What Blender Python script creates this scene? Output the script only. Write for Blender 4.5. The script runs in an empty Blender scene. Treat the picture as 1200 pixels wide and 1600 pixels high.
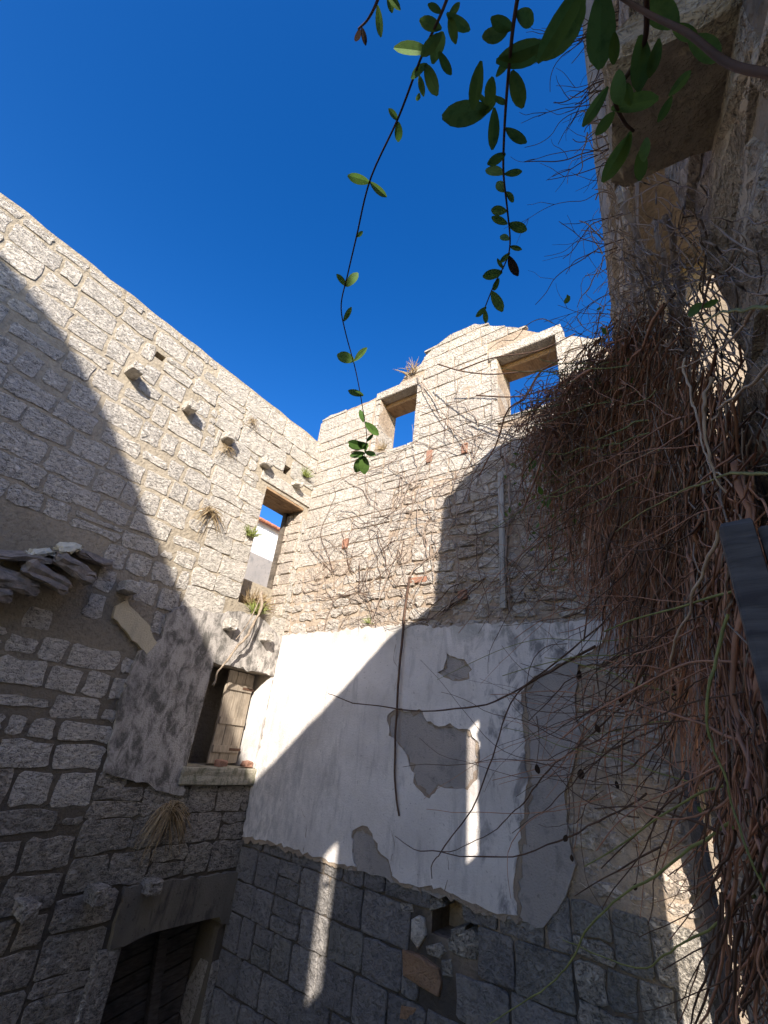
import bpy, bmesh, math, random
import numpy as np
from mathutils import Vector, Matrix, noise
from mathutils.geometry import tessellate_polygon
random.seed(7); rng = np.random.default_rng(7)
S = bpy.context.scene
COL = S.collection

# ---------------------------------------------------------------- camera
RX = np.array([[0.81059274, -0.19293372, -0.55291589],
               [0.57718834, 0.42276647, 0.69865738],
               [0.09895973, -0.88546321, 0.45405053]])   # world axes in image axes
FOC = 702.0
CAM = np.array([5.64931747, -4.93307329, 0.0])           # z = 0 is eye level, the court's floor is at -4.2
cam = bpy.data.cameras.new('camera'); camo = bpy.data.objects.new('camera', cam); COL.objects.link(camo)
cam.sensor_fit = 'VERTICAL'; cam.sensor_height = 24.0; cam.lens = FOC / 1600 * 24.0
cam.clip_start = 0.02; cam.clip_end = 2000
right = RX[:, 0]; down = RX[:, 1]; fwd = RX[:, 2]
m = Matrix(((right[0], -down[0], -fwd[0], CAM[0]), (right[1], -down[1], -fwd[1], CAM[1]), (right[2], -down[2], -fwd[2], CAM[2]), (0, 0, 0, 1)))
camo.matrix_world = m
S.camera = camo
# ---------------------------------------------------------------- light
SUN = Vector((-.57, .70, -.43)).normalized()             # the way the light travels
w = bpy.data.worlds.new('World'); S.world = w; w.use_nodes = True
nt = w.node_tree; nt.nodes.clear()
sky = nt.nodes.new('ShaderNodeTexSky'); sky.sky_type = 'NISHITA'; sky.sun_disc = False
sky.sun_elevation = math.asin(-SUN.z); sky.sun_rotation = math.atan2(-SUN.x, -SUN.y)
sky.altitude = 300; sky.air_density = 1.0; sky.dust_density = 1.0; sky.ozone_density = 1.6
hs = nt.nodes.new('ShaderNodeHueSaturation'); hs.inputs['Saturation'].default_value = 1.45; hs.inputs['Hue'].default_value = .515
bg = nt.nodes.new('ShaderNodeBackground'); bg.inputs[1].default_value = 0.11
wo = nt.nodes.new('ShaderNodeOutputWorld')
nt.links.new(sky.outputs[0], hs.inputs['Color']); nt.links.new(hs.outputs[0], bg.inputs[0]); nt.links.new(bg.outputs[0], wo.inputs[0])
sl = bpy.data.lights.new('sun', 'SUN'); sl.energy = 4.4; sl.angle = math.radians(.55); sl.color = (1, .925, .83)
so = bpy.data.objects.new('sun', sl); COL.objects.link(so); so.rotation_euler = SUN.to_track_quat('-Z', 'Y').to_euler(); so.location = (9, -9, 9)
S.view_settings.view_transform = 'Standard'; S.view_settings.look = 'None'; S.view_settings.gamma = 1; S.view_settings.use_curve_mapping = False
S.view_settings.exposure = 1.28
S.cycles.max_bounces = 8; S.cycles.diffuse_bounces = 5; S.cycles.transparent_max_bounces = 8

# ---------------------------------------------------------------- places
def ray(px, py):
    v = RX @ np.array([px - 600.0, py - 800.0, FOC]); return v / np.linalg.norm(v)
def at(px, py, dist): return CAM + ray(px, py) * dist    # a point seen at (px,py) of the survey photo, dist metres away
def onL(px, py): r = ray(px, py); p = CAM - r * CAM[0] / r[0]; return (p[1], p[2])
def onB(px, py): r = ray(px, py); p = CAM - r * CAM[1] / r[1]; return (p[0], p[2])
R0, RS = 5.2, .165
RN = np.array([-1, -RS]) / math.hypot(1, RS)
def rdist(px, py):
    r = ray(px, py); k = r[0] + RS * r[1]
    t = (R0 - CAM[0] - RS * CAM[1]) / k
    return t if t > 0 else 99.
def project(P):
    q = RX.T @ (np.asarray(P) - CAM)
    return (600 + FOC * q[0] / q[2], 800 + FOC * q[1] / q[2]) if q[2] > .05 else None
def PL(u, v, d): return Vector((d, u, v))
def PB(u, v, d): return Vector((u, -d, v))
def PR(u, v, d): return Vector((R0 - RS * u + RN[0] * d, u + RN[1] * d, v))

# ---------------------------------------------------------------- object helpers
def mesh_obj(name, verts, faces, mat=None, parent=None, smooth=False, base=None):
    me = bpy.data.meshes.new(name); me.from_pydata([tuple(v) for v in verts], [], faces); me.update()
    return link(name, me, mat, parent, smooth)
def link(name, me, mat=None, parent=None, smooth=False):
    if mat and not me.materials: me.materials.append(mat)
    if smooth: me.polygons.foreach_set('use_smooth', [True] * len(me.polygons))
    o = bpy.data.objects.new(name, me); COL.objects.link(o)
    if parent: put(o, parent)
    return o
def put(o, parent):
    o.parent = parent
    M = Matrix.Translation(parent.location); q = parent
    while q.parent: break
    o.matrix_parent_inverse = M.inverted() if parent.type == 'EMPTY' else Matrix.Identity(4)
def thing(name, label, cat, loc, group=None):
    o = bpy.data.objects.new(name, None); COL.objects.link(o); o.location = loc; o.empty_display_size = .2
    return tag(o, label, cat, group)
def tag(o, label=None, cat=None, group=None, kind=None):
    if label: o['label'] = label
    if cat: o['category'] = cat
    if group: o['group'] = group
    if kind: o['kind'] = kind
    return o
def box(name, P, u0, u1, v0, v1, d0, d1, mat, parent=None, jit=.006, bev=.008, seg=0):
    bm = bmesh.new()
    vs = [bm.verts.new(P(u, v, d)) for d in (d0, d1) for v in (v0, v1) for u in (u0, u1)]
    for f in ((0, 1, 3, 2), (4, 5, 7, 6), (0, 1, 5, 4), (2, 3, 7, 6), (0, 2, 6, 4), (1, 3, 7, 5)):
        bm.faces.new([vs[i] for i in f])
    bmesh.ops.recalc_face_normals(bm, faces=bm.faces)
    if seg: bmesh.ops.subdivide_edges(bm, edges=bm.edges, cuts=seg, use_grid_fill=True)
    if bev: bmesh.ops.bevel(bm, geom=bm.edges if not seg else [e for e in bm.edges if e.calc_face_angle(0) > .5], offset=bev, segments=1, affect='EDGES')
    for v in bm.verts:
        v.co += Vector((random.uniform(-jit, jit), random.uniform(-jit, jit), random.uniform(-jit, jit)))
    me = bpy.data.meshes.new(name); bm.to_mesh(me); bm.free()
    return link(name, me, mat, parent)

def tubes(lines, sides=4):
    V = []; F = []; n = 0
    for pts, rad in lines:
        p = np.asarray(pts, float); k = len(p)
        t = np.gradient(p, axis=0); t /= np.linalg.norm(t, axis=1)[:, None] + 1e-9
        ref = np.array([.31, .52, .79]); a = np.cross(t, ref); a /= np.linalg.norm(a, axis=1)[:, None] + 1e-9
        b = np.cross(t, a)
        r = np.asarray(rad, float)
        if r.ndim == 0: r = np.linspace(r, r * .55, k)
        for s in range(sides):
            ang = 2 * math.pi * s / sides
            V.append(p + (a * math.cos(ang) + b * math.sin(ang)) * r[:, None])
        for s in range(sides):
            s2 = (s + 1) % sides
            i = np.arange(k - 1)
            F.append(np.stack([n + s * k + i, n + s * k + i + 1, n + s2 * k + i + 1, n + s2 * k + i], 1))
        n += sides * k
    return np.concatenate(V), np.concatenate(F)
def tube_obj(name, lines, mat, parent=None, sides=4):
    V, F = tubes(lines, sides)
    me = bpy.data.meshes.new(name)
    me.vertices.add(len(V)); me.vertices.foreach_set('co', V.ravel())
    me.loops.add(F.size); me.loops.foreach_set('vertex_index', F.ravel().astype(np.int32))
    me.polygons.add(len(F)); me.polygons.foreach_set('loop_start', np.arange(0, F.size, 4, dtype=np.int32))
    me.update(calc_edges=True)
    return link(name, me, mat, parent, True)
def spline(pts, n=14):
    p = np.asarray(pts, float); k = len(p)
    if k < 3:
        return np.array([p[0] + (p[-1] - p[0]) * t for t in np.linspace(0, 1, n)])
    q = np.vstack([2 * p[0] - p[1], p, 2 * p[-1] - p[-2]]); out = []
    for t in np.linspace(0, k - 1 - 1e-6, n):
        i = int(t); f = t - i; a, b, c, d = q[i:i + 4]
        out.append(.5 * ((2 * b) + (c - a) * f + (2 * a - 5 * b + 4 * c - d) * f * f + (3 * b - a - 3 * c + d) * f ** 3))
    return np.array(out)
def wob(p, amp):
    k = len(p); off = rng.normal(0, 1, (k, 3)); off = (off + np.roll(off, 1, 0) + np.roll(off, -1, 0)) / 3
    off[0] = 0; return p + off * amp

# ---------------------------------------------------------------- materials
class Mat:
    def __init__(s, name, rough=.9):
        s.m = bpy.data.materials.new(name); s.m.use_nodes = True; s.t = s.m.node_tree; s.n = s.t.nodes
        s.b = s.n['Principled BSDF']; s.b.inputs['Roughness'].default_value = rough
        s.b.inputs['Specular IOR Level'].default_value = .25
        s.pos = s.n.new('ShaderNodeNewGeometry').outputs['Position']
        s.bumpn = None
    def L(s, a, b): s.t.links.new(a, b)
    def stretch(s, sc):
        q = s.n.new('ShaderNodeVectorMath'); q.operation = 'MULTIPLY'; s.L(s.pos, q.inputs[0]); q.inputs[1].default_value = sc
        return q.outputs[0]
    def noise(s, scale, detail=4, rough=.55, vec=None, dist=0):
        q = s.n.new('ShaderNodeTexNoise'); q.inputs['Scale'].default_value = scale; q.inputs['Detail'].default_value = detail
        q.inputs['Roughness'].default_value = rough; q.inputs['Distortion'].default_value = dist
        s.L(vec or s.pos, q.inputs['Vector']); return q.outputs['Fac']
    def voro(s, scale, vec=None):
        q = s.n.new('ShaderNodeTexVoronoi'); q.inputs['Scale'].default_value = scale; s.L(vec or s.pos, q.inputs['Vector']); return q.outputs['Distance']
    def ramp(s, fac, lo, hi, a=0., b=1.):
        q = s.n.new('ShaderNodeMapRange'); q.inputs[1].default_value = lo; q.inputs[2].default_value = hi
        q.inputs[3].default_value = a; q.inputs[4].default_value = b; s.L(fac, q.inputs[0]); return q.outputs[0]
    def rand(s): return s.n.new('ShaderNodeObjectInfo').outputs['Random']
    def mix(s, f, a, b, mode='MIX'):
        q = s.n.new('ShaderNodeMix'); q.data_type = 'RGBA'; q.blend_type = mode
        if isinstance(f, (int, float)): q.inputs[0].default_value = f
        else: s.L(f, q.inputs[0])
        for x, i in ((a, 6), (b, 7)):
            if isinstance(x, tuple): q.inputs[i].default_value = (*x, 1)
            else: s.L(x, q.inputs[i])
        return q.outputs[2]
    def math(s, op, a, b):
        q = s.n.new('ShaderNodeMath'); q.operation = op
        for x, i in ((a, 0), (b, 1)):
            if isinstance(x, (int, float)): q.inputs[i].default_value = x
            else: s.L(x, q.inputs[i])
        return q.outputs[0]
    def height(s):
        q = s.n.new('ShaderNodeSeparateXYZ'); s.L(s.pos, q.inputs[0]); return q.outputs[2]
    def bump(s, h, dist, strength=1.):
        q = s.n.new('ShaderNodeBump'); q.inputs['Distance'].default_value = dist; q.inputs['Strength'].default_value = strength
        s.L(h, q.inputs['Height'])
        if s.bumpn: s.L(s.bumpn, q.inputs['Normal'])
        s.bumpn = q.outputs[0]
    def done(s, col):
        if isinstance(col, tuple): s.b.inputs['Base Color'].default_value = (*col, 1)
        else: s.L(col, s.b.inputs['Base Color'])
        if s.bumpn: s.L(s.bumpn, s.b.inputs['Normal'])
        return s.m

def stone_mat(name, c1, c2, c3, pit=26, pit_amt=.5, grime=.35, grime_col=(.12, .11, .1), bd=.02, stain=1.1):
    k = Mat(name)
    col = k.mix(k.rand(), c1, c2)
    col = k.mix(k.ramp(k.noise(stain, 5, .6), .45, .72, 0, grime * 1.3), col, c3)
    blot = k.noise(7, 6, .65)
    col = k.mix(k.ramp(blot, .5, .75, 0, grime), col, grime_col)
    fine = k.math('ADD', k.math('MULTIPLY', k.noise(pit, 4, .65, k.stretch((1, .7, 1.3)), .5), .62), k.math('MULTIPLY', k.noise(pit * 2.6, 3, .6), .38))
    pits = k.ramp(fine, .40, .495, 1 - pit_amt, 1.)
    q = k.n.new('ShaderNodeVectorMath'); q.operation = 'SCALE'; k.L(col, q.inputs[0]); k.L(pits, q.inputs['Scale'])
    k.bump(k.ramp(fine, .38, .56), bd); k.bump(k.noise(110, 3), .004, .8)
    return k.done(q.outputs[0])
M = {}
M['pitted'] = stone_mat('pitted_limestone', (.70, .64, .555), (.59, .54, .475), (.50, .47, .44), 34, .62, .22, bd=.016)
M['cream'] = stone_mat('cream_limestone', (.56, .51, .445), (.46, .41, .355), (.46, .385, .31), 18, .32, .3, (.3, .25, .2), bd=.016)
M['rubble'] = stone_mat('rubble_limestone', (.60, .525, .44), (.47, .40, .335), (.50, .37, .26), 20, .3, .3, (.28, .2, .14), bd=.02)
M['tight'] = stone_mat('grey_limestone', (.63, .57, .49), (.53, .485, .42), (.44, .42, .38), 22, .35, .3, bd=.016)
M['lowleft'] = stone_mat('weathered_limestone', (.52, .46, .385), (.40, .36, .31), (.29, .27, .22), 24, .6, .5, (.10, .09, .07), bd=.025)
M['dark'] = stone_mat('dirty_shaded_limestone', (.27, .25, .235), (.17, .16, .155), (.33, .305, .27), 20, .35, .5, (.05, .05, .055), bd=.014)  # lower courses: dirt plus the deep court's shade, both put into the colour
M['dark2'] = stone_mat('grimy_shaded_limestone', (.25, .235, .21), (.2, .19, .17), (.14, .13, .12), 22, .35, .5, (.06, .06, .06), bd=.014)  # variant of the same, grime and court shade mixed in the colour
M['orange'] = stone_mat('orange_stone', (.36, .22, .13), (.33, .2, .115), (.28, .2, .14), 30, .2, .25, bd=.01)
M['brick'] = stone_mat('red_brick', (.40, .19, .12), (.36, .2, .14), (.42, .30, .22), 40, .2, .25, bd=.006)
M['ridged'] = stone_mat('rough_wall_stone', (.64, .52, .40), (.50, .41, .32), (.40, .31, .23), 20, .35, .35, (.09, .07, .05), bd=.02, stain=5)

M['bracket'] = stone_mat('carved_stone', (.62, .50, .35), (.5, .40, .28), (.36, .29, .2), 40, .25, .4, (.12, .09, .06), bd=.006)
def mortar_mat(name, c1, c2, zlo=None, dark=(.07, .065, .055)):
    k = Mat(name)
    col = k.mix(k.ramp(k.noise(2.2, 6, .6), .35, .65), c1, c2)
    col = k.mix(k.ramp(k.noise(18, 4), .5, .75, 0, .5), col, dark)
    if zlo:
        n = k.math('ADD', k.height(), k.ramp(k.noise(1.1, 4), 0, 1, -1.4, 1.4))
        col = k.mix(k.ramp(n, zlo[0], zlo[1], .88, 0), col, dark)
    k.bump(k.noise(22, 5, .6), .025); k.bump(k.noise(90, 3), .004)
    return k.done(col)
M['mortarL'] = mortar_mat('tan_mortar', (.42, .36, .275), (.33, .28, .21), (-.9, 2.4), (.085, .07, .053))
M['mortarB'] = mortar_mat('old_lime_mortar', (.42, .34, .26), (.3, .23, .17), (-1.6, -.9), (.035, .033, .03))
M['mortarR'] = mortar_mat('earth_mortar', (.34, .28, .22), (.2, .16, .12))
M['earth'] = mortar_mat('earth', (.2, .17, .13), (.13, .11, .08))

def plaster(name, c1, c2, mould, amount, lo=.52, hi=.68, bd=.006, streak=(3, 3, .7), big=.008):
    k = Mat(name, .85)
    col = k.mix(k.ramp(k.noise(1.6, 5), .35, .7), c1, c2)
    st = k.noise(2.4, 7, .68, k.stretch(streak), .4)
    col = k.mix(k.ramp(st, lo, hi, 0, amount), col, mould)
    sp = k.noise(26, 3, .5)
    col = k.mix(k.ramp(sp, .66, .72, 0, amount * .7), col, tuple(x * .5 for x in mould))
    k.bump(k.noise(5, 5, .6), big); k.bump(k.noise(60, 4), bd)
    return k, col
k, col = plaster('whitewash', (.69, .64, .595), (.58, .54, .505), (.34, .32, .31), .7)
# black mould where the rain ran down beside the broken right edge and along the top
sx = k.n.new('ShaderNodeSeparateXYZ'); k.L(k.pos, sx.inputs[0])
nn = k.noise(3.2, 6, .7, k.stretch((1.6, 1, .8)), .6)
e1 = k.ramp(sx.outputs[0], 3.05, 3.75)
col = k.mix(k.math('MULTIPLY', e1, k.ramp(nn, .5, .62, 0, .9)), col, (.10, .10, .11))
col = k.mix(k.ramp(k.noise(1.5, 6, .7), .45, .68, 0, .45), col, (.45, .41, .375))
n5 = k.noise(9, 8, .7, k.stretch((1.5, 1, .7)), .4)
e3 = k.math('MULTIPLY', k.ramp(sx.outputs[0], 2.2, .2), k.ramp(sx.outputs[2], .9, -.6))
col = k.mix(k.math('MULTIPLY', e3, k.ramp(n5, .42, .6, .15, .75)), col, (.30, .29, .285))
col = k.mix(k.ramp(k.noise(14, 6, .7, k.stretch((2, 1, .6))), .6, .68, 0, .5), col, (.32, .30, .29))
e2 = k.ramp(sx.outputs[2], 1.0, 1.3)
col = k.mix(k.math('MULTIPLY', e2, k.ramp(nn, .42, .58, 0, .7)), col, (.33, .32, .29))
M['white'] = k.done(col)
k, col = plaster('grey_render', (.38, .335, .30), (.29, .265, .245), (.17, .165, .16), .6, bd=.012, streak=(4, 4, 3)); M['render'] = k.done(col)
k, col = plaster('sandy_undercoat', (.34, .27, .20), (.24, .19, .15), (.14, .11, .09), .6, bd=.012); M['under'] = k.done(col)
k, col = plaster('mouldy_plaster', (.47, .43, .39), (.36, .33, .30), (.12, .112, .10), .95, .43, .6, .012, (3.6, 3.6, 2.0)); M['mould'] = k.done(col)
k, col = plaster('pale_plaster', (.60, .56, .50), (.50, .47, .41), (.34, .32, .28), .7, bd=.01); M['pale'] = k.done(col)
k, col = plaster('stained_sill', (.40, .36, .28), (.30, .28, .21), (.14, .14, .09), .8, .48, .62, .012, (6, 6, 3)); M['stainsill'] = k.done(col)
k, col = plaster('stained_concrete', (.23, .20, .155), (.14, .125, .10), (.055, .05, .045), .9, bd=.01); M['stain'] = k.done(col)
k, col = plaster('tan_patch', (.55, .47, .33), (.48, .42, .30), (.3, .26, .2), .5, bd=.008); M['tan'] = k.done(col)
k, col = plaster('pink_plaster', (.48, .26, .20), (.42, .30, .25), (.25, .18, .15), .6, bd=.01); M['pink'] = k.done(col)
k, col = plaster('house_white', (.8, .8, .79), (.76, .75, .74), (.6, .58, .56), .3); M['house'] = k.done(col)
def wood(name, c1, c2, vec=(14, 14, 1.2), bd=.006):
    k = Mat(name, .8); g = k.noise(3, 6, .6, k.stretch(vec), .5)
    col = k.mix(k.ramp(g, .35, .65), c1, c2); col = k.mix(k.ramp(k.noise(5, 5), .5, .7, 0, .6), col, tuple(x * .5 for x in c2)); k.bump(g, bd)
    return k.done(col)
M['shutter'] = wood('weathered_shutter_wood', (.37, .315, .25), (.25, .205, .155))
M['darkwood'] = wood('dark_grey_wood', (.12, .115, .115), (.05, .047, .05), (3, 3, 26), .002)
M['oldwood'] = wood('old_plank', (.16, .13, .10), (.08, .065, .05), (3, 3, 14))
M['lintelwood'] = wood('brown_lintel', (.42, .27, .15), (.24, .15, .085), (18, 3, 18), .012)
M['post'] = wood('pale_post', (.42, .40, .36), (.3, .28, .25))
def plain(name, c1, c2, rough=.8, sc=30, bd=.002):
    k = Mat(name, rough); col = k.mix(k.ramp(k.noise(sc, 3), .35, .65), c1, c2)
    k.bump(k.noise(sc * 3, 3), bd); return k.done(col)
M['tile'] = plain('old_clay_tile', (.26, .215, .18), (.14, .125, .11), .85, 14, .01)
M['tile_pale'] = plain('pale_tile', (.55, .52, .42), (.42, .4, .33), .85, 14, .008)
M['tile_red'] = plain('red_roof_tile', (.5, .2, .11), (.4, .16, .09))
M['vine'] = plain('dry_brown_vine', (.45, .235, .15), (.27, .14, .09), .8, 16)
M['vinegrey'] = plain('dry_grey_vine', (.36, .28, .22), (.22, .165, .13), .8, 16)
M['vinedark'] = plain('dark_vine', (.13, .075, .05), (.07, .042, .03), .8, 16)
M['vinepale'] = plain('pale_vine', (.5, .39, .28), (.36, .26, .19), .8, 16)
M['branch'] = plain('weathered_branch', (.34, .27, .20), (.2, .155, .115), .85, 30, .006)
M['shoot'] = plain('green_shoot', (.25, .25, .085), (.16, .17, .055), .6, 16)
M['straw'] = plain('dry_straw', (.42, .32, .18), (.27, .19, .11), .8, 20)
M['grass'] = plain('wall_grass', (.30, .34, .10), (.2, .24, .06), .6, 20)
M['iron'] = plain('rusty_iron', (.12, .06, .035), (.06, .035, .025), .7, 60)
def leafmat(name, c1, c2):
    k = Mat(name, .6); k.b.inputs['Specular IOR Level'].default_value = .25
    col = k.mix(k.rand(), c1, c2); col = k.mix(k.ramp(k.noise(90, 5, .6), .5, .7, 0, .55), col, tuple(x * .55 for x in c1)); k.L(col, k.b.inputs['Base Color'])
    tr = k.n.new('ShaderNodeBsdfTranslucent'); k.L(col, tr.inputs['Color'])
    mx = k.n.new('ShaderNodeMixShader'); mx.inputs[0].default_value = .42
    out = k.n['Material Output']; k.L(k.b.outputs[0], mx.inputs[1]); k.L(tr.outputs[0], mx.inputs[2]); k.L(mx.outputs[0], out.inputs[0])
    return k.m
M['leaf'] = leafmat('dark_leaf', (.085, .175, .034), (.13, .225, .05))
M['leaflight'] = leafmat('fresh_leaf', (.13, .23, .045), (.09, .18, .035))
M['deadleaf'] = leafmat('dead_leaf', (.05, .03, .02), (.03, .02, .016))

# ---------------------------------------------------------------- masonry helpers
def wall_body(name, P, us, vs, top, openings, T, amp, mat, parent, nscale=1.7):
    """grid wall with a broken top line; openings = (u0,u1,v0,v1,depth or None for right through)"""
    us = sorted(set([round(float(x), 4) for x in us] + [round(x, 4) for o in openings for x in o[:2]]))
    vs = sorted(set([round(float(x), 4) for x in vs] + [round(x, 4) for o in openings for x in o[2:4]]))
    nu, nv = len(us), len(vs); tops = [top(u) for u in us]
    def V(i, j): return min(vs[j], tops[i])
    verts = []; idx = {}; faces = []
    def vert(i, j, lay):
        kx = (i, j if vs[j] < tops[i] else 'top', lay)
        if kx not in idx:
            u, v = us[i], V(i, j)
            if lay == 0:
                p = P(u, v, 0); d = noise.fractal(p * nscale, 1., 2., 4) * amp; p = P(u, v, d)
            else: p = P(u, v, lay)
            idx[kx] = len(verts); verts.append(p)
        return idx[kx]
    state = {}
    for i in range(nu - 1):
        for j in range(nv - 1):
            if vs[j] >= max(tops[i], tops[i + 1]) - 1e-6: state[i, j] = 'air'; continue
            cu = (us[i] + us[i + 1]) / 2; cv = (vs[j] + vs[j + 1]) / 2; st = 'solid'
            for o in openings:
                if o[0] < cu < o[1] and o[2] < cv < o[3]: st = 'hole' if o[4] is None else ('rec', o[4])
            state[i, j] = st
    def quad(a):
        a = [x for n_, x in enumerate(a) if x not in a[:n_]]
        if len(a) >= 3: faces.append(a)
    for (i, j), st in state.items():
        if st in ('air', 'hole'): continue
        c = ((i, j), (i + 1, j), (i + 1, j + 1), (i, j + 1))
        if st == 'solid': quad([vert(*x, 0) for x in c])
        else: quad([vert(*x, -st[1]) for x in c])
        quad([vert(*x, -T) for x in reversed(c)])
        for di, dj, e in ((0, -1, (c[0], c[1])), (1, 0, (c[1], c[2])), (0, 1, (c[2], c[3])), (-1, 0, (c[3], c[0]))):
            nb = state.get((i + di, j + dj), 'air')
            if st == 'solid':
                if nb in ('air', 'hole'): quad([vert(*e[0], 0), vert(*e[0], -T), vert(*e[1], -T), vert(*e[1], 0)])
                elif isinstance(nb, tuple): quad([vert(*e[0], 0), vert(*e[0], -nb[1]), vert(*e[1], -nb[1]), vert(*e[1], 0)])
    return mesh_obj(name, verts, faces, mat, parent)

def stone_geo(P, poly, d0, d1, bev, jd):
    """a dressed block: outline (u,v) list, from depth d0 (in the wall) to d1 (proud)"""
    n = len(poly); c = np.mean(poly, 0); vs = []; fs = []
    r2 = [c + (np.array(p) - c) * (1 - bev / max(.05, np.linalg.norm(np.array(p) - c))) for p in poly]
    for p in poly: vs.append(P(p[0], p[1], d0))
    for p in poly: vs.append(P(p[0], p[1], d1 - bev * .9))
    for p in r2: vs.append(P(p[0], p[1], d1 + random.gauss(0, jd)))
    for p in r2:
        q = c + (p - c) * .55; vs.append(P(q[0], q[1], d1 + random.gauss(jd * .6, jd)))
    vs.append(P(c[0], c[1], d1 + random.gauss(jd * .6, jd)))
    for r in range(3):
        for i in range(n):
            k = (i + 1) % n; fs.append((r * n + i, r * n + k, (r + 1) * n + k, (r + 1) * n + i))
    for i in range(n): fs.append((3 * n + i, 3 * n + (i + 1) % n, 4 * n))
    return vs, fs
def outline(ua, ub, va, vb, jit, rnd, sk=0.):
    w_, h_ = ub - ua, vb - va; r = min(rnd, w_ * .3, h_ * .3); pts = []
    def side(a, b, k):
        for t in np.linspace(0, 1, k + 2)[1:-1]: pts.append((a[0] + (b[0] - a[0]) * t, a[1] + (b[1] - a[1]) * t))
    nu = 2 if w_ > .3 else 1
    pts.append((ua + r, va)); side((ua + r, va), (ub - r, va), nu); pts.append((ub - r, va)); pts.append((ub, va + r)); side((ub, va + r), (ub, vb - r), 1)
    pts.append((ub, vb - r)); pts.append((ub - r, vb)); side((ub - r, vb), (ua + r, vb), nu); pts.append((ua + r, vb)); pts.append((ua, vb - r)); side((ua, vb - r), (ua, va + r), 1); pts.append((ua, va + r))
    j = min(jit, w_ * .16, h_ * .16)
    return [(p[0] + random.uniform(-j, j) + sk * (p[1] - va), p[1] + random.uniform(-j, j)) for p in pts]
def courses(u0, u1, v0, v1, hr, wr, gap, block, split=.12, wav=.0, miss=.0, short=.0):
    out = []; v = v0; ph = random.random() * 6
    f0 = u0 if callable(u0) else (lambda z: u0); f1 = u1 if callable(u1) else (lambda z: u1)
    while v < v1 - .04:
        h = random.uniform(*hr)
        if v + h > v1 - hr[0] * .75: h = v1 - v
        cuts = [(f0(v + h / 2), f1(v + h / 2))]
        for o in block:
            if min(o[3], v + h) - max(o[2], v) > .25 * h:
                nc = []
                for a, b in cuts:
                    if o[1] <= a or o[0] >= b: nc.append((a, b)); continue
                    if o[0] > a: nc.append((a, o[0]))
                    if o[1] < b: nc.append((o[1], b))
                cuts = nc
        for a, b in cuts:
            u = a
            while u < b - .05:
                wd = random.uniform(*wr)
                if u + wd > b - wr[0] * .6: wd = b - u
                dv = wav * math.sin(u * 1.7 + ph + v)
                lo, hi = v + dv + gap / 2 * random.uniform(.7, 1.5), v + h + dv - gap / 2 * random.uniform(.7, 1.5)
                ua, ub = u + gap / 2 * random.uniform(.7, 1.6), u + wd - gap / 2 * random.uniform(.7, 1.6)
                if random.random() < miss: pass
                elif ub - ua < .04 or hi - lo < .03: pass
                elif random.random() < split and h > .16:
                    mid = lo + (hi - lo) * random.uniform(.35, .65)
                    out.append((ua, ub, lo, mid - gap * .4)); out.append((ua, ub, mid + gap * .4, hi))
                elif random.random() < short:
                    hh = (hi - lo) * random.uniform(.6, .9); ww = (ub - ua) * random.uniform(0, .12); out.append((ua + ww, ub, lo + (hi - lo - hh) * random.random(), lo + hh))
                else: out.append((ua, ub, lo, hi))
                u += wd
        v += h
    return out
def inpoly(p, poly):
    x, y = p; ins = False; j = len(poly) - 1
    for i in range(len(poly)):
        xi, yi = poly[i]; xj, yj = poly[j]
        if (yi > y) != (yj > y) and x < (xj - xi) * (y - yi) / (yj - yi) + xi: ins = not ins
        j = i
    return ins
def sheet(name, P, poly, holes, d0, d1, mat, parent, jag=.012, step=.06):
    """a coat of plaster: outline with ragged broken edges and real thickness"""
    def rag(pl):
        out = []
        for i in range(len(pl)):
            a, b = np.array(pl[i]), np.array(pl[(i + 1) % len(pl)]); L = np.linalg.norm(b - a); k = max(1, int(L / step))
            for t in range(k):
                q = a + (b - a) * t / k
                if t: q = q + rng.normal(0, jag, 2)
                out.append(tuple(q))
        return out
    loops = [rag(poly)] + [rag(h) for h in holes]
    tri = tessellate_polygon([[Vector((p[0], p[1], 0)) for p in l] for l in loops])
    flat = [p for l in loops for p in l]; n = len(flat)
    vs = [P(p[0], p[1], d1) for p in flat] + [P(p[0], p[1], d0) for p in flat]
    fs = [tuple(t) for t in tri]
    s = 0
    for l in loops:
        for i in range(len(l)): a, b = s + i, s + (i + 1) % len(l); fs.append((a, b, n + b, n + a))
        s += len(l)
    return mesh_obj(name, vs, fs, mat, parent)

def lay_stones(P, items, parent, limit=300, smooth=False):
    """items = (outline, d0, d1, bev, jd, material); the largest in the picture become single stones, the rest one mass"""
    sc = []
    for it in items:
        pl = it[0]; c = np.mean(pl, 0); q = [project(P(p[0], p[1], it[2])) for p in pl]
        area = 0
        if all(q):
            if any(-40 < a[0] < 1240 and -40 < a[1] < 1640 for a in q):
                area = abs(sum(q[i][0] * q[(i + 1) % len(q)][1] - q[(i + 1) % len(q)][0] * q[i][1] for i in range(len(q)))) / 2
        sc.append(area)
    order = sorted(range(len(items)), key=lambda i: -sc[i])
    keep = [i for i in order[:limit] if sc[i] > 0]; rest = [i for i in order if i not in set(keep)]
    for i in keep:
        it = items[i]; vs, fs = stone_geo(P, *it[:5]); o = mesh_obj('stone', vs, fs, it[5], parent, smooth)
    if rest:
        mats = []; V = []; F = []; mi = []
        for i in rest:
            it = items[i]; vs, fs = stone_geo(P, *it[:5]); n = len(V); V += vs; F += [tuple(n + x for x in f) for f in fs]
            if it[5] not in mats: mats.append(it[5])
            mi += [mats.index(it[5])] * len(fs)
        me = bpy.data.meshes.new('stonework'); me.from_pydata(V, [], F)
        for x in mats: me.materials.append(x)
        me.polygons.foreach_set('material_index', mi)
        o = link('stonework', me, None, parent, smooth); o['kind'] = 'stuff'
    return len(keep), len(rest)
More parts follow.
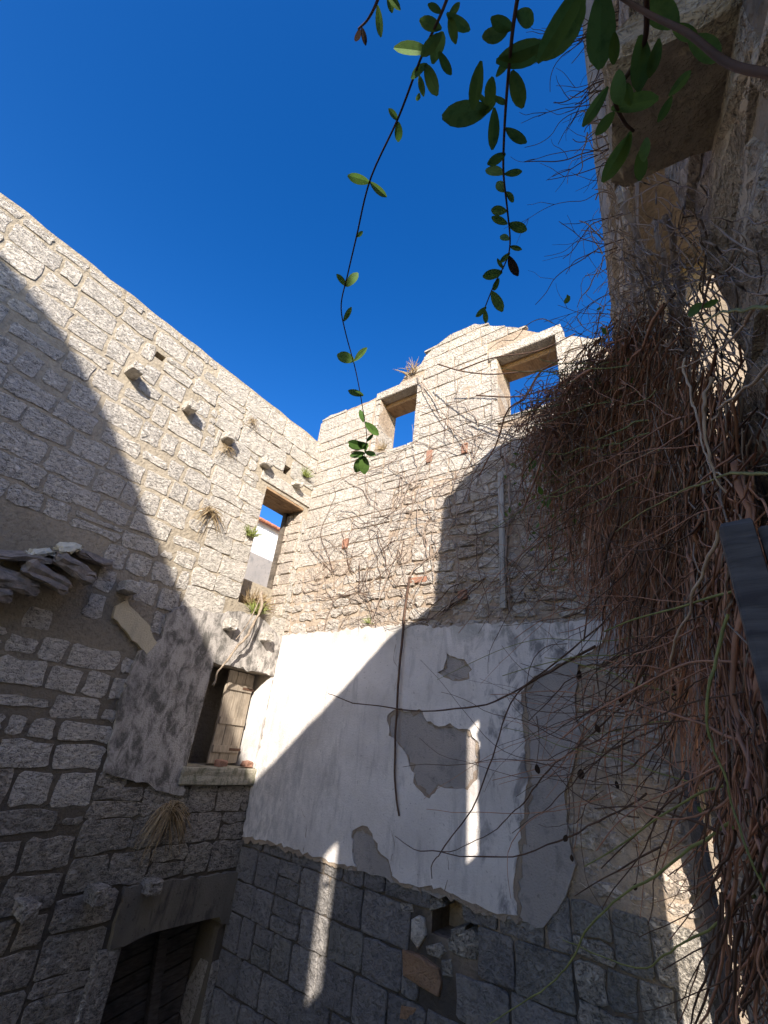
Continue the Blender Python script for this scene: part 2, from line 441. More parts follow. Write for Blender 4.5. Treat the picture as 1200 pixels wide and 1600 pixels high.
def interp(pts):
    xs, ys = [p[0] for p in pts], [p[1] for p in pts]
    return lambda x: float(np.interp(x, xs, ys))

# ================================================================= SETTING
g = mesh_obj('ground', [(-60, -60, -4.2), (60, -60, -4.2), (60, 60, -4.2), (-60, 60, -4.2)], [(0, 1, 2, 3)], M['earth'])
g['kind'] = 'structure'

# ================================================================= LEFT WALL
LW = thing('stone_wall', 'long rubble stone wall with wide mortar joints and rows of corbels, in sun and shade', 'wall', (0, -3, -4.2))
L_UP = (-1.0, -.12, 1.62, 3.60); L_LOW = (-1.17, -.07, -.50, .73); L_ARCH = (-1.36, -.12, -4.2, -2.04)
L_P1 = (-.75, -.60, 4.0, 4.18); L_P2 = (-3.32, -3.18, 4.46, 4.56)
def topL(u): return 5.10 + .03 * noise.noise(Vector((u * 3, 0, 0)))
wall_body('mortar_core', PL, np.arange(-10, .03, .11), np.arange(-4.2, 5.3, .11), topL,
          [(-1.0, -.12, 2.10, 3.60, None), (-1.0, -.12, 1.62, 2.10, .34), L_LOW + (.46,), L_ARCH + (.55,), L_P1 + (.3,), L_P2 + (.2,)], .55, .003, M['mortarL'], LW)
Lblk = [L_UP, L_LOW, L_ARCH, L_P1, L_P2, (-1.2, 0, .73, .95), (-1.25, 0, -.71, -.5), (-1.2, 0, 3.60, 3.82), (-1.56, 0, -2.4, -1.62)]
plL = [onL(*p) for p in [(215, 1018), (250, 998), (258, 960), (285, 946), (330, 958), (372, 955), (402, 962), (425, 985), (452, 1012)]] + [(-.01, .95), (-.01, .73), (-1.17, .73), (-1.18, -.5)] + \
      [onL(*p) for p in [(284, 1242), (266, 1240), (240, 1234), (228, 1222), (196, 1217), (160, 1206), (172, 1150), (188, 1082)]]
tanL = [onL(*p) for p in [(178, 948), (196, 938), (212, 958), (232, 980), (242, 1004), (226, 1022), (198, 992), (174, 966)]]
bnd = interp([(-3, -2.12), (-1.6, -2.16), (.5, -2.15), (1.4, -1.85), (2.3, -1.78), (4.25, -2.2), (5.2, -2.5)])
items = []
corb_up = [(203, 590), (290, 645), (351, 692), (409, 730), (458, 762), (500, 790)]
corb_lo = [(190, 928), (350, 985), (407, 1003), (452, 1009)]
corb_bt = [(140, 1406), (28, 1428), (226, 1392)]
corb = [(onL(*p), .16, .15, pr) for p, pr in zip(corb_up + corb_lo + corb_bt, [.22, .2, .18, .17, .17, .15, .22, .2, .2, .16, .25, .25, .2])]
cblk = [(c[0] - s / 2 - .02, c[0] + s / 2 + .02, c[1] - .02, c[1] + h + .02) for c, s, h, _ in corb if c[1] > -1]
tile_zone = (-4.3, -2.95, 1.12, 1.66)
for (a, b, c, d_) in courses(-9.8, bnd, -4.1, 5.06, (.19, .33), (.20, .60), .036, Lblk + cblk + [tile_zone], .05, .012, .0, .14):
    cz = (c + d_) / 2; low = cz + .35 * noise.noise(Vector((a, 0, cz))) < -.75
    if inpoly(((a + b) / 2, cz), plL) or inpoly(((a + b) / 2, cz), tanL): continue
    if -4.6 < a < -2.6 and .6 < cz < 1.2 and random.random() < .4: continue
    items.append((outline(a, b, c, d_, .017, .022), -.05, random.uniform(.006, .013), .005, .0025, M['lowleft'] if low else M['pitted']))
zone = []
for z0, z1 in ((-4.1, -1.62), (-1.62, -.71), (-.71, .95), (.95, 1.62), (1.62, 5.06)):
    zone += courses(bnd, -.01, z0, z1, (.24, .38), (.26, .6), .016, Lblk + cblk, .14, .012, .0)
for (a, b, c, d_) in zone:
    cz = (c + d_) / 2; low = cz < -.6
    cs = [((a + b) / 2, cz), (a, c), (b, c), (a, d_), (b, d_)]
    if all(inpoly(q, plL) for q in cs[:1]): continue
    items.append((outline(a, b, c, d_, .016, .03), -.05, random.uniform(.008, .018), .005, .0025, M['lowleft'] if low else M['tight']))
print('L stones', lay_stones(PL, items, LW))
for (c, s, h, pr) in corb:
    o = box('corbel', PL, c[0] - s / 2 * random.uniform(.8, 1.15), c[0] + s / 2 * random.uniform(.8, 1.15), c[1], c[1] + h * random.uniform(.8, 1.1), -.1, pr, M['tight'] if c[1] > -1 else M['lowleft'], LW, .009, .015, 2)
# upper window
box('lintel', PL, -1.16, -.004, 3.66, 3.86, -.5, .03, M['tight'], LW, .005, .01)
for i in range(5): box('lintel_board', PL, -.995, -.125, 3.55, 3.596 - .004 * (i % 2), -.53 + .108 * i, -.43 + .108 * i, M['lintelwood'], LW, .003, .004)
z = 1.64
while z < 3.5:
    h = min(random.uniform(.1, .26), 3.58 - z); q = random.uniform(.2, .34)
    for a, b in ((-.5, -q - .01), (-q, .0)): box('jamb_stone', PL, -.155 + random.uniform(0, .02), -.10, z, z + h - .012, a, b, M['rubble'], LW, .008, .014)
    z += h
box('jamb_post', PL, -.2, -.115, 1.62, 3.59, -.45, -.36, M['oldwood'], LW, .004, .006)
# lower window
sheet('plaster_coat', PL, plL, [], .0, .045, M['mould'], LW)
sheet('mortar_patch', PL, tanL, [], .0, .05, M['tan'], LW)
box('lintel', PL, -1.17, -.075, .735, .80, -.45, .03, M['pale'], LW, .004, .008)
box('sill', PL, -1.22, -.02, -.70, -.50, -.44, .07, M['stainsill'], LW, .008, .014, 3)
box('window_reveal', PL, -.115, -.06, -.5, .735, -.45, .02, M['white'], LW, .004, .006)
box('window_reveal', PL, -1.2, -1.155, -.5, .735, -.45, .03, M['mould'], LW, .004, .006)
def shutter(u0, u1, hinge_u, ang, d):
    r = mesh_obj('shutter', [PL(u0, -.49, d), PL(u0 + .001, -.49, d), PL(u0, -.488, d)], [(0, 1, 2)], M['shutter'], LW)
    hv = PL(hinge_u, 0, d)
    def PP(u, v, dd):
        q = Vector((dd, u - hinge_u, 0)); q.rotate(Matrix.Rotation(ang, 3, 'Z')); return hv + q + Vector((0, 0, v))
    n = 3; wd = (u1 - u0) / n
    for i in range(n): box('plank', PP, u0 + i * wd + .004, u0 + (i + 1) * wd - .004, -.485 + random.uniform(0, .015), .715, -.014, .014, M['shutter'], r, .002, .003)
    for v in (-.3, .05, .5): box('batten', PP, u0 + .02, u1 - .02, v - .045, v + .045, .015, .037, M['shutter'], r, .002, .004)
    for v in (-.3, .5): box('hinge', PP, (u0 if abs(hinge_u - u0) < .05 else u1 - .22), (u0 + .22 if abs(hinge_u - u0) < .05 else u1), v - .016, v + .016, .038, .044, M['iron'], r, .001, .002)
    return r
shutter(-1.14, -.66, -1.14, .5, -.36); shutter(-.70, -.17, -.13, .12, -.30)
for px, py, mt, s in ((345, 1195, 'brick', .12), (388, 1197, 'brick', .13)):
    u, v = onL(px, py); u = min(u, -.2)
    b_ = box('broken_brick', lambda a, b, c: PL(u + a, -.49 + b, c), -s / 2, s / 2, 0, .07, -.07, .06, M[mt], None, .012, .012)
    tag(b_, 'broken red brick lying on the window sill ' + ('in the middle of it' if px < 360 else 'at its right end against the white reveal'), 'brick', 'broken bricks on the window sill')
# arch at the bottom
arch = [(-1.52, -1.62), (-.015, -1.66), (-.015, -2.16), (-.12, -2.16)] + [(-.12 - 1.24 * t, -2.08 + .01 * math.sin(math.pi * t) - .05 * max(0, t - .8) * 5) for t in np.linspace(0.05, 1, 12)] + [(-1.50, -2.13)]
sheet('arch_lintel', PL, arch, [], -.5, .055, M['stain'], LW, .008)
box('jamb_stone', PL, -1.62, -1.36, -4.2, -2.13, -.5, .04, M['lowleft'], LW, .01, .02, 3)
box('jamb_stone', PL, -.12, .0, -4.2, -2.52, -.5, .03, M['lowleft'], LW, .01, .02, 3)
for i in range(14):
    z = -4.1 + i * .16
    def PP(u, v, d): return PL(u, v + .18 * (u + .7), d)
    box('plank', PP, -1.34, -.14, z, z + .145, -.40, -.36 + random.uniform(0, .015), M['oldwood'], LW, .004, .005)
def PP(u, v, d): return PL(u - .16 * (v + 3), v, d)
box('brace', PP, -.62, -.50, -4.1, -2.2, -.33, -.25, M['oldwood'], LW, .004, .006)
# broken tile ledge
for px, py, wd, hh, pr, mt, rot in [(10, 905, .46, .15, .34, 'tile', -.12), (62, 898, .46, .15, .38, 'tile', -.25), (104, 886, .42, .14, .40, 'tile', -.3), (140, 876, .42, .1, .16, 'tile', -.1), (30, 870, .5, .06, .3, 'tile', .25), (98, 862, .2, .07, .30, 'tile_pale', .5), (55, 870, .22, .05, .24, 'tile_pale', .45), (-40, 915, .5, .16, .34, 'tile', 0)]:
    u, v = onL(px, py); ca, sa = math.cos(rot), math.sin(rot)
    def PP(a, b, d, u=u, v=v, ca=ca, sa=sa): return PL(u + a * ca - b * sa, v + a * sa + b * ca - d * .35 + .08 * math.cos(a * 5), d)
    box('roof_tile', PP, -wd / 2, wd / 2, -hh / 2, hh / 2, -.06, pr * .85, M[mt], LW, .02, .03, 3)

# ================================================================= BACK WALL
BW = thing('gable_wall', 'tall ruined gable wall with two empty windows above a peeling whitewashed plaster band', 'wall', (2.6, 0, -4.2))
B_W1 = (1.39, 2.19, 4.36, 5.64); B_W2 = (3.66, 4.54, 4.30, 5.50); B_H = (2.88, 3.20, -1.56, -1.24); B_H2 = (3.20, 3.36, -1.50, -1.30)
prof = [onB(*p) for p in [(503, 662), (512, 653), (530, 646), (560, 634), (598, 617), (604, 612), (622, 604), (640, 580), (655, 574), (668, 552), (690, 537), (700, 526), (724, 516), (742, 508), (765, 511), (800, 513), (845, 520), (866, 526), (905, 528), (945, 542), (1000, 548)]]
prof = [(-.2, prof[0][1])] + prof + [(6.2, prof[-1][1])]
fB = interp(prof)
def topB(u): return fB(u) + .035 * noise.noise(Vector((u * 5, 3, 0)))
wall_body('mortar_core', PB, np.arange(-.14, 6.1, .1), np.arange(-4.2, 6.9, .1), topB, [B_W1 + (None,), B_W2 + (None,), B_H + (.36,), B_H2 + (.3,)], .5, .012, M['mortarB'], BW)
Wp = [(462, 994), (480, 991), (520, 988), (560, 984), (600, 981), (640, 979), (700, 981), (760, 978), (830, 975), (880, 974), (930, 973), (955, 976),
      (945, 1006), (918, 1024), (872, 1040), (838, 1058), (817, 1082), (822, 1150), (828, 1225), (816, 1285), (812, 1340), (806, 1385), (813, 1428),
      (782, 1426), (760, 1416), (735, 1406), (700, 1389), (670, 1383), (640, 1379), (619, 1367), (613, 1342), (596, 1326), (588, 1302), (572, 1289), (557, 1297), (556, 1330), (562, 1353), (540, 1349), (515, 1341), (490, 1334), (460, 1323), (430, 1314), (386, 1307)]
white = [onB(*p) for p in Wp]; white[0] = (.03, white[0][1]); white[-1] = (.03, white[-1][1])
h1 = [onB(*p) for p in [(688, 1052), (700, 1037), (702, 1022), (715, 1028), (730, 1032), (742, 1048), (738, 1062), (722, 1066), (705, 1062)]]
h2 = [onB(*p) for p in [(610, 1120), (625, 1108), (665, 1112), (672, 1128), (700, 1135), (735, 1140), (752, 1160), (755, 1185), (748, 1220), (735, 1235), (712, 1232), (690, 1228), (676, 1248), (655, 1230), (648, 1205), (640, 1180), (628, 1165), (612, 1150)]]
ren = [onB(*p) for p in [(470, 992), (600, 979), (760, 976), (985, 974), (960, 1030), (905, 1040), (900, 1100), (908, 1160), (884, 1240), (892, 1300), (902, 1350), (886, 1400), (852, 1447), (815, 1436), (782, 1434), (735, 1416), (700, 1399), (670, 1392), (640, 1386), (600, 1368), (560, 1360), (515, 1349), (470, 1330), (390, 1311)]]
ren[0] = (.04, ren[0][1]); ren[-1] = (.04, ren[-1][1])
sheet('render_coat', PB, ren, [], -.03, .05, M['render'], BW)
def grow(l, f):
    c = np.mean(l, 0); return [tuple(c + (np.array(p) - c) * f) for p in l]
und = [onB(p[0] + (7 if 1000 < p[1] < 1430 and p[0] > 790 else 0), p[1] + (7 if p[1] > 1285 else 0)) for p in Wp]; und[0] = (.035, und[0][1]); und[-1] = (.035, und[-1][1])
sheet('sandy_undercoat', PB, und, [grow(h1, .88), grow(h2, .94)], .048, .060, M['under'], BW, .016, .04)
for cr in ([(619, 1366), (617, 1345), (621, 1325), (618, 1300), (622, 1280)], [(624, 1000), (620, 1030), (626, 1050), (621, 1085)], [(700, 1390), (708, 1360), (703, 1335)], [(480, 1330), (486, 1290), (478, 1262)]):
    tube_obj('crack', [(wob(spline([PB(*onB(*p), .071) for p in cr], 18), .008), np.linspace(.004, .0015, 18))], M['under'], BW, 4)
sheet('whitewash_coat', PB, white, [h1, h2], .052, .072, M['white'], BW, .014, .05)
Bblk = [B_W1, B_W2, B_H, B_H2, (1.28, 2.3, 5.64, 5.86), (3.5, 4.7, 5.50, 5.78), (B_W1[0] - .14, B_W1[0], 4.36, 5.64), (2.80, 3.16, -2.05, -1.66), (2.66, 2.88, -1.66, -1.34)]
items = []
def add_b(lst, mats, proud, bev, jit, rnd, jd=.004):
    for (a, b, c, d_) in lst:
        tt = max(topB(a), topB(b), topB((a + b) / 2))
        if c > tt - .04: continue
        cs = ((a + .03, c + .03), (b - .03, c + .03), (a + .03, d_ - .03), (b - .03, d_ - .03))
        if all(inpoly(q, ren) for q in cs): continue
        if any(inpoly(q, white) for q in cs): pr_ = min(proud[1], .03)
        else: pr_ = random.uniform(*proud)
        ol = [(p[0], min(p[1], max(topB(p[0]) + .02, c + .01 + .002 * i_))) for i_, p in enumerate(outline(a, b, c, d_, jit, rnd))]
        if max(p[1] for p in ol) - c < .08: continue
        items.append((ol, -.06, pr_, bev, jd, random.choice(mats)))
def midtop(u): return 3.55
add_b(courses(-.12, 5.15, 3.6, 7.0, (.2, .31), (.28, .66), .014, Bblk, .06, .006), [M['cream']] * 6 + [M['tight']], (.010, .020), .007, .006, .010, .002)
add_b(courses(-.12, 1.9, 2.5, 3.6, (.22, .32), (.3, .62), .014, Bblk, .06, .006), [M['cream']], (.010, .020), .007, .006, .010, .002)
add_b(courses(1.9, 5.15, 2.5, 3.6, (.15, .28), (.14, .42), .02, Bblk, .15, .03), [M['rubble']] * 2 + [M['cream']] * 3, (.004, .026), .010, .018, .025, .005)
add_b(courses(-.12, 5.15, 1.26, 2.5, (.13, .25), (.14, .40), .022, Bblk, .18, .04), [M['rubble']] * 3 + [M['cream']] * 3, (.0, .034), .011, .02, .03, .006)
add_b(courses(3.75, 5.15, -1.0, 1.26, (.12, .22), (.12, .34), .02, Bblk, .2, .05), [M['rubble']], (-.01, .02), .014, .024, .035, .008)
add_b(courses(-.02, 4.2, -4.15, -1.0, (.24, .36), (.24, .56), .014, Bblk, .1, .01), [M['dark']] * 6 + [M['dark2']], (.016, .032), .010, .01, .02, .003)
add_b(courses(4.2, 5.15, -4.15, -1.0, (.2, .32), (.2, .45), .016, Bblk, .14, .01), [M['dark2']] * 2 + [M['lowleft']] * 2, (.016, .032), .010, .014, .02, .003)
print('B stones', lay_stones(PB, items, BW))
def bstone(name, pts, d0, d1, mt, bev=.014): vs, fs = stone_geo(PB, [onB(*p) for p in pts], d0, d1, bev, .004); return mesh_obj(name, vs, fs, M[mt], BW)
bstone('stone', [(632, 1492), (632, 1482), (660, 1492), (688, 1512), (692, 1535), (688, 1556), (660, 1540), (633, 1522)], -.1, .05, 'orange')['label'] = 'orange stone block in the dark lower courses'
bstone('stone', [(645, 1436), (655, 1430), (664, 1434), (667, 1460), (655, 1482), (644, 1466)], -.15, .04, 'tight')['label'] = 'pale upright stone beside the hole'
for q in ([(668, 1405), (690, 1400), (696, 1416), (672, 1424)], [(735, 1420), (768, 1428), (762, 1444), (738, 1440)], [(640, 1395), (662, 1398), (660, 1412), (642, 1410)], [(705, 1452), (728, 1446), (722, 1466), (706, 1468)], [(700, 1466), (716, 1458), (738, 1450), (752, 1470), (745, 1500), (722, 1496), (702, 1484)], [(666, 1478), (690, 1472), (698, 1486), (688, 1498), (668, 1490)], [(690, 1500), (706, 1498), (708, 1526), (692, 1524)], [(625, 1410), (645, 1412), (646, 1425), (628, 1424)]):
    bstone('stone', q, -.2, .02, 'lowleft')
bstone('stone', [(628, 1568), (655, 1572), (654, 1595), (626, 1590)], -.1, .03, 'orange')
# red brick bits in the rubble
for px, py, bw, bh in ((672, 714, .05, .11), (727, 702, .05, .09), (541, 850, .06, .08), (655, 907, .13, .04), (724, 930, .06, .06)):
    u, v = onB(px, py); box('brick', PB, u - bw, u + bw, v - bh, v + bh, -.05, .04, M['brick'], BW, .008, .008)
# window stones
for W, ov in ((B_W1, .1), (B_W2, .14)):
    box('lintel', PB, W[0] - ov, W[1] + .1, W[3], W[3] + .17, -.16, .035, M['cream'], BW, .004, .01)
    box('lintel_board', PB, W[0] - .06, W[1] + .06, W[3] - .10, W[3] - .004, -.48, -.17, M['lintelwood'], BW, .006, .008)
    box('sill', PB, W[0] - .05, W[1] + .05, W[2] - .09, W[2], -.49, .03, M['cream'], BW, .012, .014, 2)
    for uu in (W[0] - .1, W[1] + .004):
        z = W[2] + .005
        while z < W[3] - .05:
            h = min(random.uniform(.2, .4), W[3] - z - .004)
            box('jamb_stone', PB, uu, uu + .098, z, z + h - .008, -.48, .03, M['cream'], BW, .006, .01); z += h
box('drain_board', PB, 3.66, 3.73, 1.5, 3.34, .05, .09, M['post'], BW, .006, .006, 3)

# ================================================================= RIGHT WALL (house front)
RW = thing('house_wall', 'shaded stone house wall close on the right, overgrown with dry creeper', 'wall', tuple(PR(-3, -4.2, 0)))
ptsR = [(-24, 3), (-20.5, 7), (-17, 10.6), (-15.16, 10.47), (-14.14, 9.95), (-13.15, 9.14), (-11.88, 7.83), (-11.17, 7.15), (-10.27, 6.36), (-8.7, 4.5), (-7.97, 4.22), (-6.41, 4.16), (-4.78, 4.15), (-4.34, 4.06), (-3.76, 3.96), (-3.72, 5.38), (-2.52, 5.38), (-2.0, 5.0), (-1.43, 4.58), (-.77, 4.05), (.4, 3.95)]
fR = interp(ptsR)
R_W1 = (-6.56, -5.53, 1.07, 2.72); R_W2 = (-3.82, -2.88, .88, 2.46); R_W3 = (-1.22, -.20, -1.5, .0); R_W4 = (-3.86, -3.1, -.32, .38); R_W5 = (-3.7, -2.95, 2.8, 3.4)
wall_body('mortar_core', PR, np.arange(-24, .25, .16), np.arange(-4.2, 11, .16), lambda u: fR(u) + .02 * noise.noise(Vector((u * 4, 9, 0))),
          [o + (None,) for o in (R_W1, R_W2, R_W3, R_W4, R_W5)], .45, .02, M['mortarR'], RW)
items = []
Rb = [R_W1, R_W2, R_W3, R_W4, R_W5]
for (a, b, c, d_) in courses(-5.2, .0, .45, 3.9, (.22, .36), (.3, .6), .025, Rb, .1, .02):
    items.append((outline(a, b, c, d_, .02, .03), -.06, random.uniform(.0, .04), .02, .01, M['ridged']))
for (a, b, c, d_) in courses(-5.2, -.26, -4.15, -.44, (.2, .34), (.3, .6), .02, Rb, .1, .02) + courses(-2.72, -.26, -.44, .45, (.2, .3), (.25, .45), .02, Rb, .1, .02):
    items.append((outline(a, b, c, d_, .02, .03), -.06, random.uniform(.0, .02), .02, .008, M['lowleft']))
print('R stones', lay_stones(PR, items, RW))
sheet('plaster_coat', PR, [(-5.2, -.42), (-3.9, -.45), (-3.2, -.36), (-2.9, -.1), (-2.7, .1), (-2.75, .38), (-5.2, .38)], [[(R_W4[0], R_W4[2]), (R_W4[1], R_W4[2]), (R_W4[1], .33), (R_W4[0], .33)]], -.01, .03, M['pink'], RW)
for W in (R_W4,): box('window_reveal', PR, W[1] - .012, W[1] + .02, W[2], W[3], -.44, .0, M['pink'], RW, .003, .004)
for W in (R_W5,): box('window_reveal', PR, W[1] - .012, W[1] + .02, W[2], W[3], -.44, .0, M['cream'], RW, .003, .004)
for i in range(5): box('added_slit_board', PR, -1.25 + i * .167, -1.25 + i * .167 + .160, -1.55, .03, .045, .068, M['darkwood'], RW, .002, .003)  # boards added to narrow the sun to a slit and hide the lit jamb
# big bracket stone
box('bracket_stone', PR, -4.37, -4.10, 1.30, 1.46, -.25, .225, M['bracket'], RW, .009, .016, 5)
box('bracket_stone', PR, -4.40, -4.12, 1.48, 1.66, -.25, .17, M['ridged'], RW, .008, .02, 3)
# grey board shutter on the near jamb
sh = box('shutter', lambda u, v, d: Vector((u, -4.39 + d, v)), 5.669, 5.70, -.32, .234, -.018, .018, M['darkwood'], RW, .002, .004)
for i in range(9):
    z = -.32 + i * .0612
    box('plank', lambda u, v, d: Vector((u, -4.39 + d, v)), 5.702, 5.93, z, z + .058, -.012, .012 + random.uniform(-.003, .003), M['darkwood'], sh, .0015, .003)

# ================================================================= white house beyond the window
tp = CAM + ray(432, 828) * ((-5 - CAM[0]) / ray(432, 828)[0])
WH = thing('white_house', 'white rendered house with a red tiled eave seen through the upper window opening', 'house', (-7, tp[1], -4.2))
box('wall', lambda u, v, d: Vector((u, tp[1] + d, v)), -11, -5, -4.2, tp[2], -5, 6, M['house'], WH, 0, 0)
for i in range(30):
    y0 = tp[1] - 3 + i * .24
    box('roof_tile', lambda u, v, d: Vector((u, y0 + d, v + (-(u + 5)) * .3)), -7, -4.8, tp[2] + .01, tp[2] + .09, 0, .22, M['tile_red'], WH, .004, .02)
box('lean_to', lambda u, v, d: Vector((u, tp[1] + d, v)), -4.98, -4.2, -4.2, tp[2] - 1.35, -5, 6, M['render'], WH, 0, .02)

exec_later = []
# ================================================================= PLANTS
def leaf_mesh(name, ratio=.42, fold=.18, curl=.12, n=6):
    vs = []; fs = []
    for i in range(n + 1):
        t = i / n; wd = ratio * (math.sin(math.pi * min(1, t ** 1.15 * .97 + .015)) ** .55) * .5; z = -curl * (t - .0) ** 2
        for s in (-1, -.5, 0, .5, 1): vs.append((t, s * wd, z + fold * abs(s) * wd))
    for i in range(n):
        for j in range(4): a = i * 5 + j; fs.append((a, a + 1, a + 6, a + 5))
    me = bpy.data.meshes.new(name); me.from_pydata(vs, [], fs); return me
LEAF = {k: [leaf_mesh('leaf', r_, f_, c_) for r_, f_, c_ in ((.42, .18, .12), (.5, .1, .2), (.36, .3, .05), (.46, .22, -.1))] for k in ('leaf', 'leaflight', 'deadleaf')}
for k in LEAF:
    for q in LEAF[k]: q.materials.append(M[k])
def add_leaf(base, tip, parent, mk='leaf', widen=1., roll=None, name='leaf'):
    b, t = Vector(base), Vector(tip); x = t - b; L = x.length; x.normalize()
    view = (b - Vector(CAM)).normalized()
    nrm = -view if roll is None else -view
    nrm.rotate(Matrix.Rotation(random.uniform(-.7, .7) if roll is None else roll, 3, x))
    y = nrm.cross(x).normalized(); z = x.cross(y)
    Mx = Matrix(((x.x * L, y.x * L * widen, z.x * L, b.x), (x.y * L, y.y * L * widen, z.y * L, b.y), (x.z * L, y.z * L * widen, z.z * L, b.z), (0, 0, 0, 1)))
    o = bpy.data.objects.new(name, random.choice(LEAF[mk])); COL.objects.link(o); put(o, parent); o.matrix_basis = Mx
    return o
def strand(label, stem, d0, d1, leaves, rad=.0035, mk='leaf', cat='vine'):
    """stem: survey points top to bottom, hanging from d0 to d1 metres away; leaves: (bx,by,tx,ty[,extra distance])"""
    n = len(stem); ds = np.linspace(d0, d1, n); pts = [at(p[0], p[1], d) for p, d in zip(stem, ds)]
    t = thing('hanging_vine', label, cat, tuple(pts[0]), 'leafy vine strands hanging from above')
    tube_obj('stem', [(spline(pts, n * 5), rad)], M['vinedark'], t, 6)
    ys = [p[1] for p in stem]
    for l in leaves:
        d = float(np.interp(l[1], ys, ds)); dt = d + random.uniform(-.02, .02)
        b = at(l[0], l[1], d); add_leaf(b, at(l[2], l[3], dt), t, l[4] if len(l) > 4 else mk, random.uniform(.9, 1.2))
    return t
strand('long thin vine strand with paired leaves dangling in front of the left gable window', [(712, -40), (690, 20), (658, 90), (622, 185), (578, 282), (557, 370), (543, 430), (533, 478), (540, 520), (556, 580), (567, 640), (573, 690), (563, 735)], .95, 1.7,
       [(690, 45, 655, 30), (690, 52, 657, 88), (672, 82, 615, 72), (686, 80, 705, 118), (700, 30, 718, 5), (698, 20, 734, 52), (702, 25, 712, 66), (690, 20, 670, 5), (676, 100, 690, 45), (664, 100, 686, 150), (668, 100, 640, 118), (655, 118, 662, 150), (655, 145, 652, 160, 'leaflight'), (622, 188, 608, 170), (622, 190, 624, 222),
        (578, 285, 544, 272), (578, 284, 604, 308), (556, 370, 568, 362), (542, 448, 526, 428), (542, 448, 558, 424), (537, 502, 549, 480), (554, 564, 526, 553), (554, 564, 573, 543), (568, 618, 544, 608), (568, 660, 563, 640), (570, 660, 590, 680), (573, 690, 582, 677), (574, 694, 544, 698), (572, 700, 544, 690), (570, 706, 587, 712), (570, 708, 547, 712), (568, 712, 556, 738), (568, 712, 570, 740), (570, 706, 574, 692)], .0025)
strand('leafy vine strand hanging over the sky towards the top of the gable', [(815, -40), (802, 40), (795, 110), (790, 170), (787, 230), (787, 275), (793, 330), (797, 380), (790, 410), (772, 445), (754, 490)], .85, 1.35,
       [(802, 45, 768, 34), (806, 20, 838, 35), (775, 120, 800, 85), (780, 90, 848, 68), (770, 120, 760, 165), (765, 170, 692, 178), (762, 165, 745, 145), (772, 168, 770, 235), (770, 150, 792, 160), (800, 110, 818, 168), (775, 95, 862, 78), (838, 92, 908, 30), (885, 60, 915, -15), (752, 95, 738, 172), (795, 45, 752, 66), (745, 180, 778, 150), (790, 200, 822, 225), (790, 240, 763, 257), (788, 272, 758, 262), (788, 272, 816, 268), (789, 300, 775, 282), (790, 300, 805, 315), (792, 330, 766, 328), (793, 350, 768, 340), (794, 350, 822, 360), (796, 375, 780, 366), (797, 385, 815, 390), (797, 395, 782, 410), (795, 400, 808, 432, 'deadleaf'), (785, 425, 754, 432), (780, 435, 770, 455), (768, 455, 784, 488), (760, 480, 742, 494), (758, 484, 758, 506), (787, 420, 776, 405)], .0028)
strand('small sprig of vine with a few leaves at the top edge of the sky', [(600, -40), (590, 0), (575, 30), (560, 45)], 1.0, 1.1, [(590, 8, 598, 58), (604, -10, 626, 14), (606, -12, 612, 20), (565, 42, 572, 70, 'deadleaf'), (562, 44, 556, 66, 'deadleaf')], .003)
strand('cluster of large dark leaves hanging before the bracket stone at top right', [(1230, 120), (1140, 100), (1075, 52), (1010, 20), (930, -30)], .55, .75,
       [(940, -20, 938, 112), (915, -30, 840, 98), (905, -10, 905, 40), (960, 50, 958, 100), (1060, 40, 1010, 0), (1050, 40, 1090, 60), (1075, 60, 1130, 90)], .0035)
strand('sprig of pale green leaves hanging below the large dark leaves near the bracket stone', [(1010, -10), (1008, 60), (985, 110), (960, 150), (975, 190), (990, 205)], .72, .78,
       [(1000, 55, 1004, 142), (1030, 60, 1018, 120), (965, 110, 964, 160), (950, 135, 908, 195), (955, 170, 1030, 152), (960, 175, 932, 210), (985, 205, 960, 275, 'leaflight'), (985, 210, 942, 285, 'leaflight'), (1000, 235, 1004, 280, 'leaflight'), (1010, 215, 1005, 250, 'leaflight'), (980, 130, 985, 165, 'leaflight'), (1045, 150, 1080, 110), (1050, 150, 1030, 190, 'leaflight')], .003)
strand('single round leaf on a bare shoot against the rough wall at right', [(1110, 430), (1100, 470), (1095, 490)], .9, .9, [(1100, 475, 1070, 492), (1098, 480, 1120, 470)], .002)

# --- dry creeper heap on the right wall
CR = thing('dry_creeper', 'great brown heap of leafless creeper stems hanging over the right wall', 'creeper', tuple(PR(-2.8, -4.2, .1)))
d_sun = np.array(SUN)
def shades_slit(p):
    """does this stem hang in a beam that enters through one of the windows?"""
    k = (R0 - p[:, 0] - RS * p[:, 1]) / (d_sun[0] + RS * d_sun[1])
    q = p + d_sun[None, :] * k[:, None]
    a = (q[:, 1] > -3.08) & (q[:, 1] < -2.86) & (q[:, 2] > .84) & (q[:, 2] < 2.06)
    b = (q[:, 1] > -.5) & (q[:, 1] < -.16) & (q[:, 2] > -1.45) & (q[:, 2] < -.02)
    return bool((a | b).any())
def clampR(p):
    x = R0 - RS * p[:, 1] - .03; p[:, 0] = np.minimum(p[:, 0], x); p[:, 1] = np.minimum(p[:, 1], -.05); return p
heads = interp([(0, 905), (.2, 950), (.4, 1010), (.6, 1060), (.8, 1110), (1, 1150)]); headsy = interp([(0, 640), (.2, 555), (.4, 490), (.6, 500), (.8, 580), (1, 720)])
tails = interp([(0, 835), (.2, 868), (.4, 935), (.6, 995), (.75, 1060), (.9, 1135), (1, 1200)]); tailsy = interp([(0, 730), (.2, 850), (.4, 990), (.6, 1110), (.75, 1190), (.9, 1270), (1, 1330)])
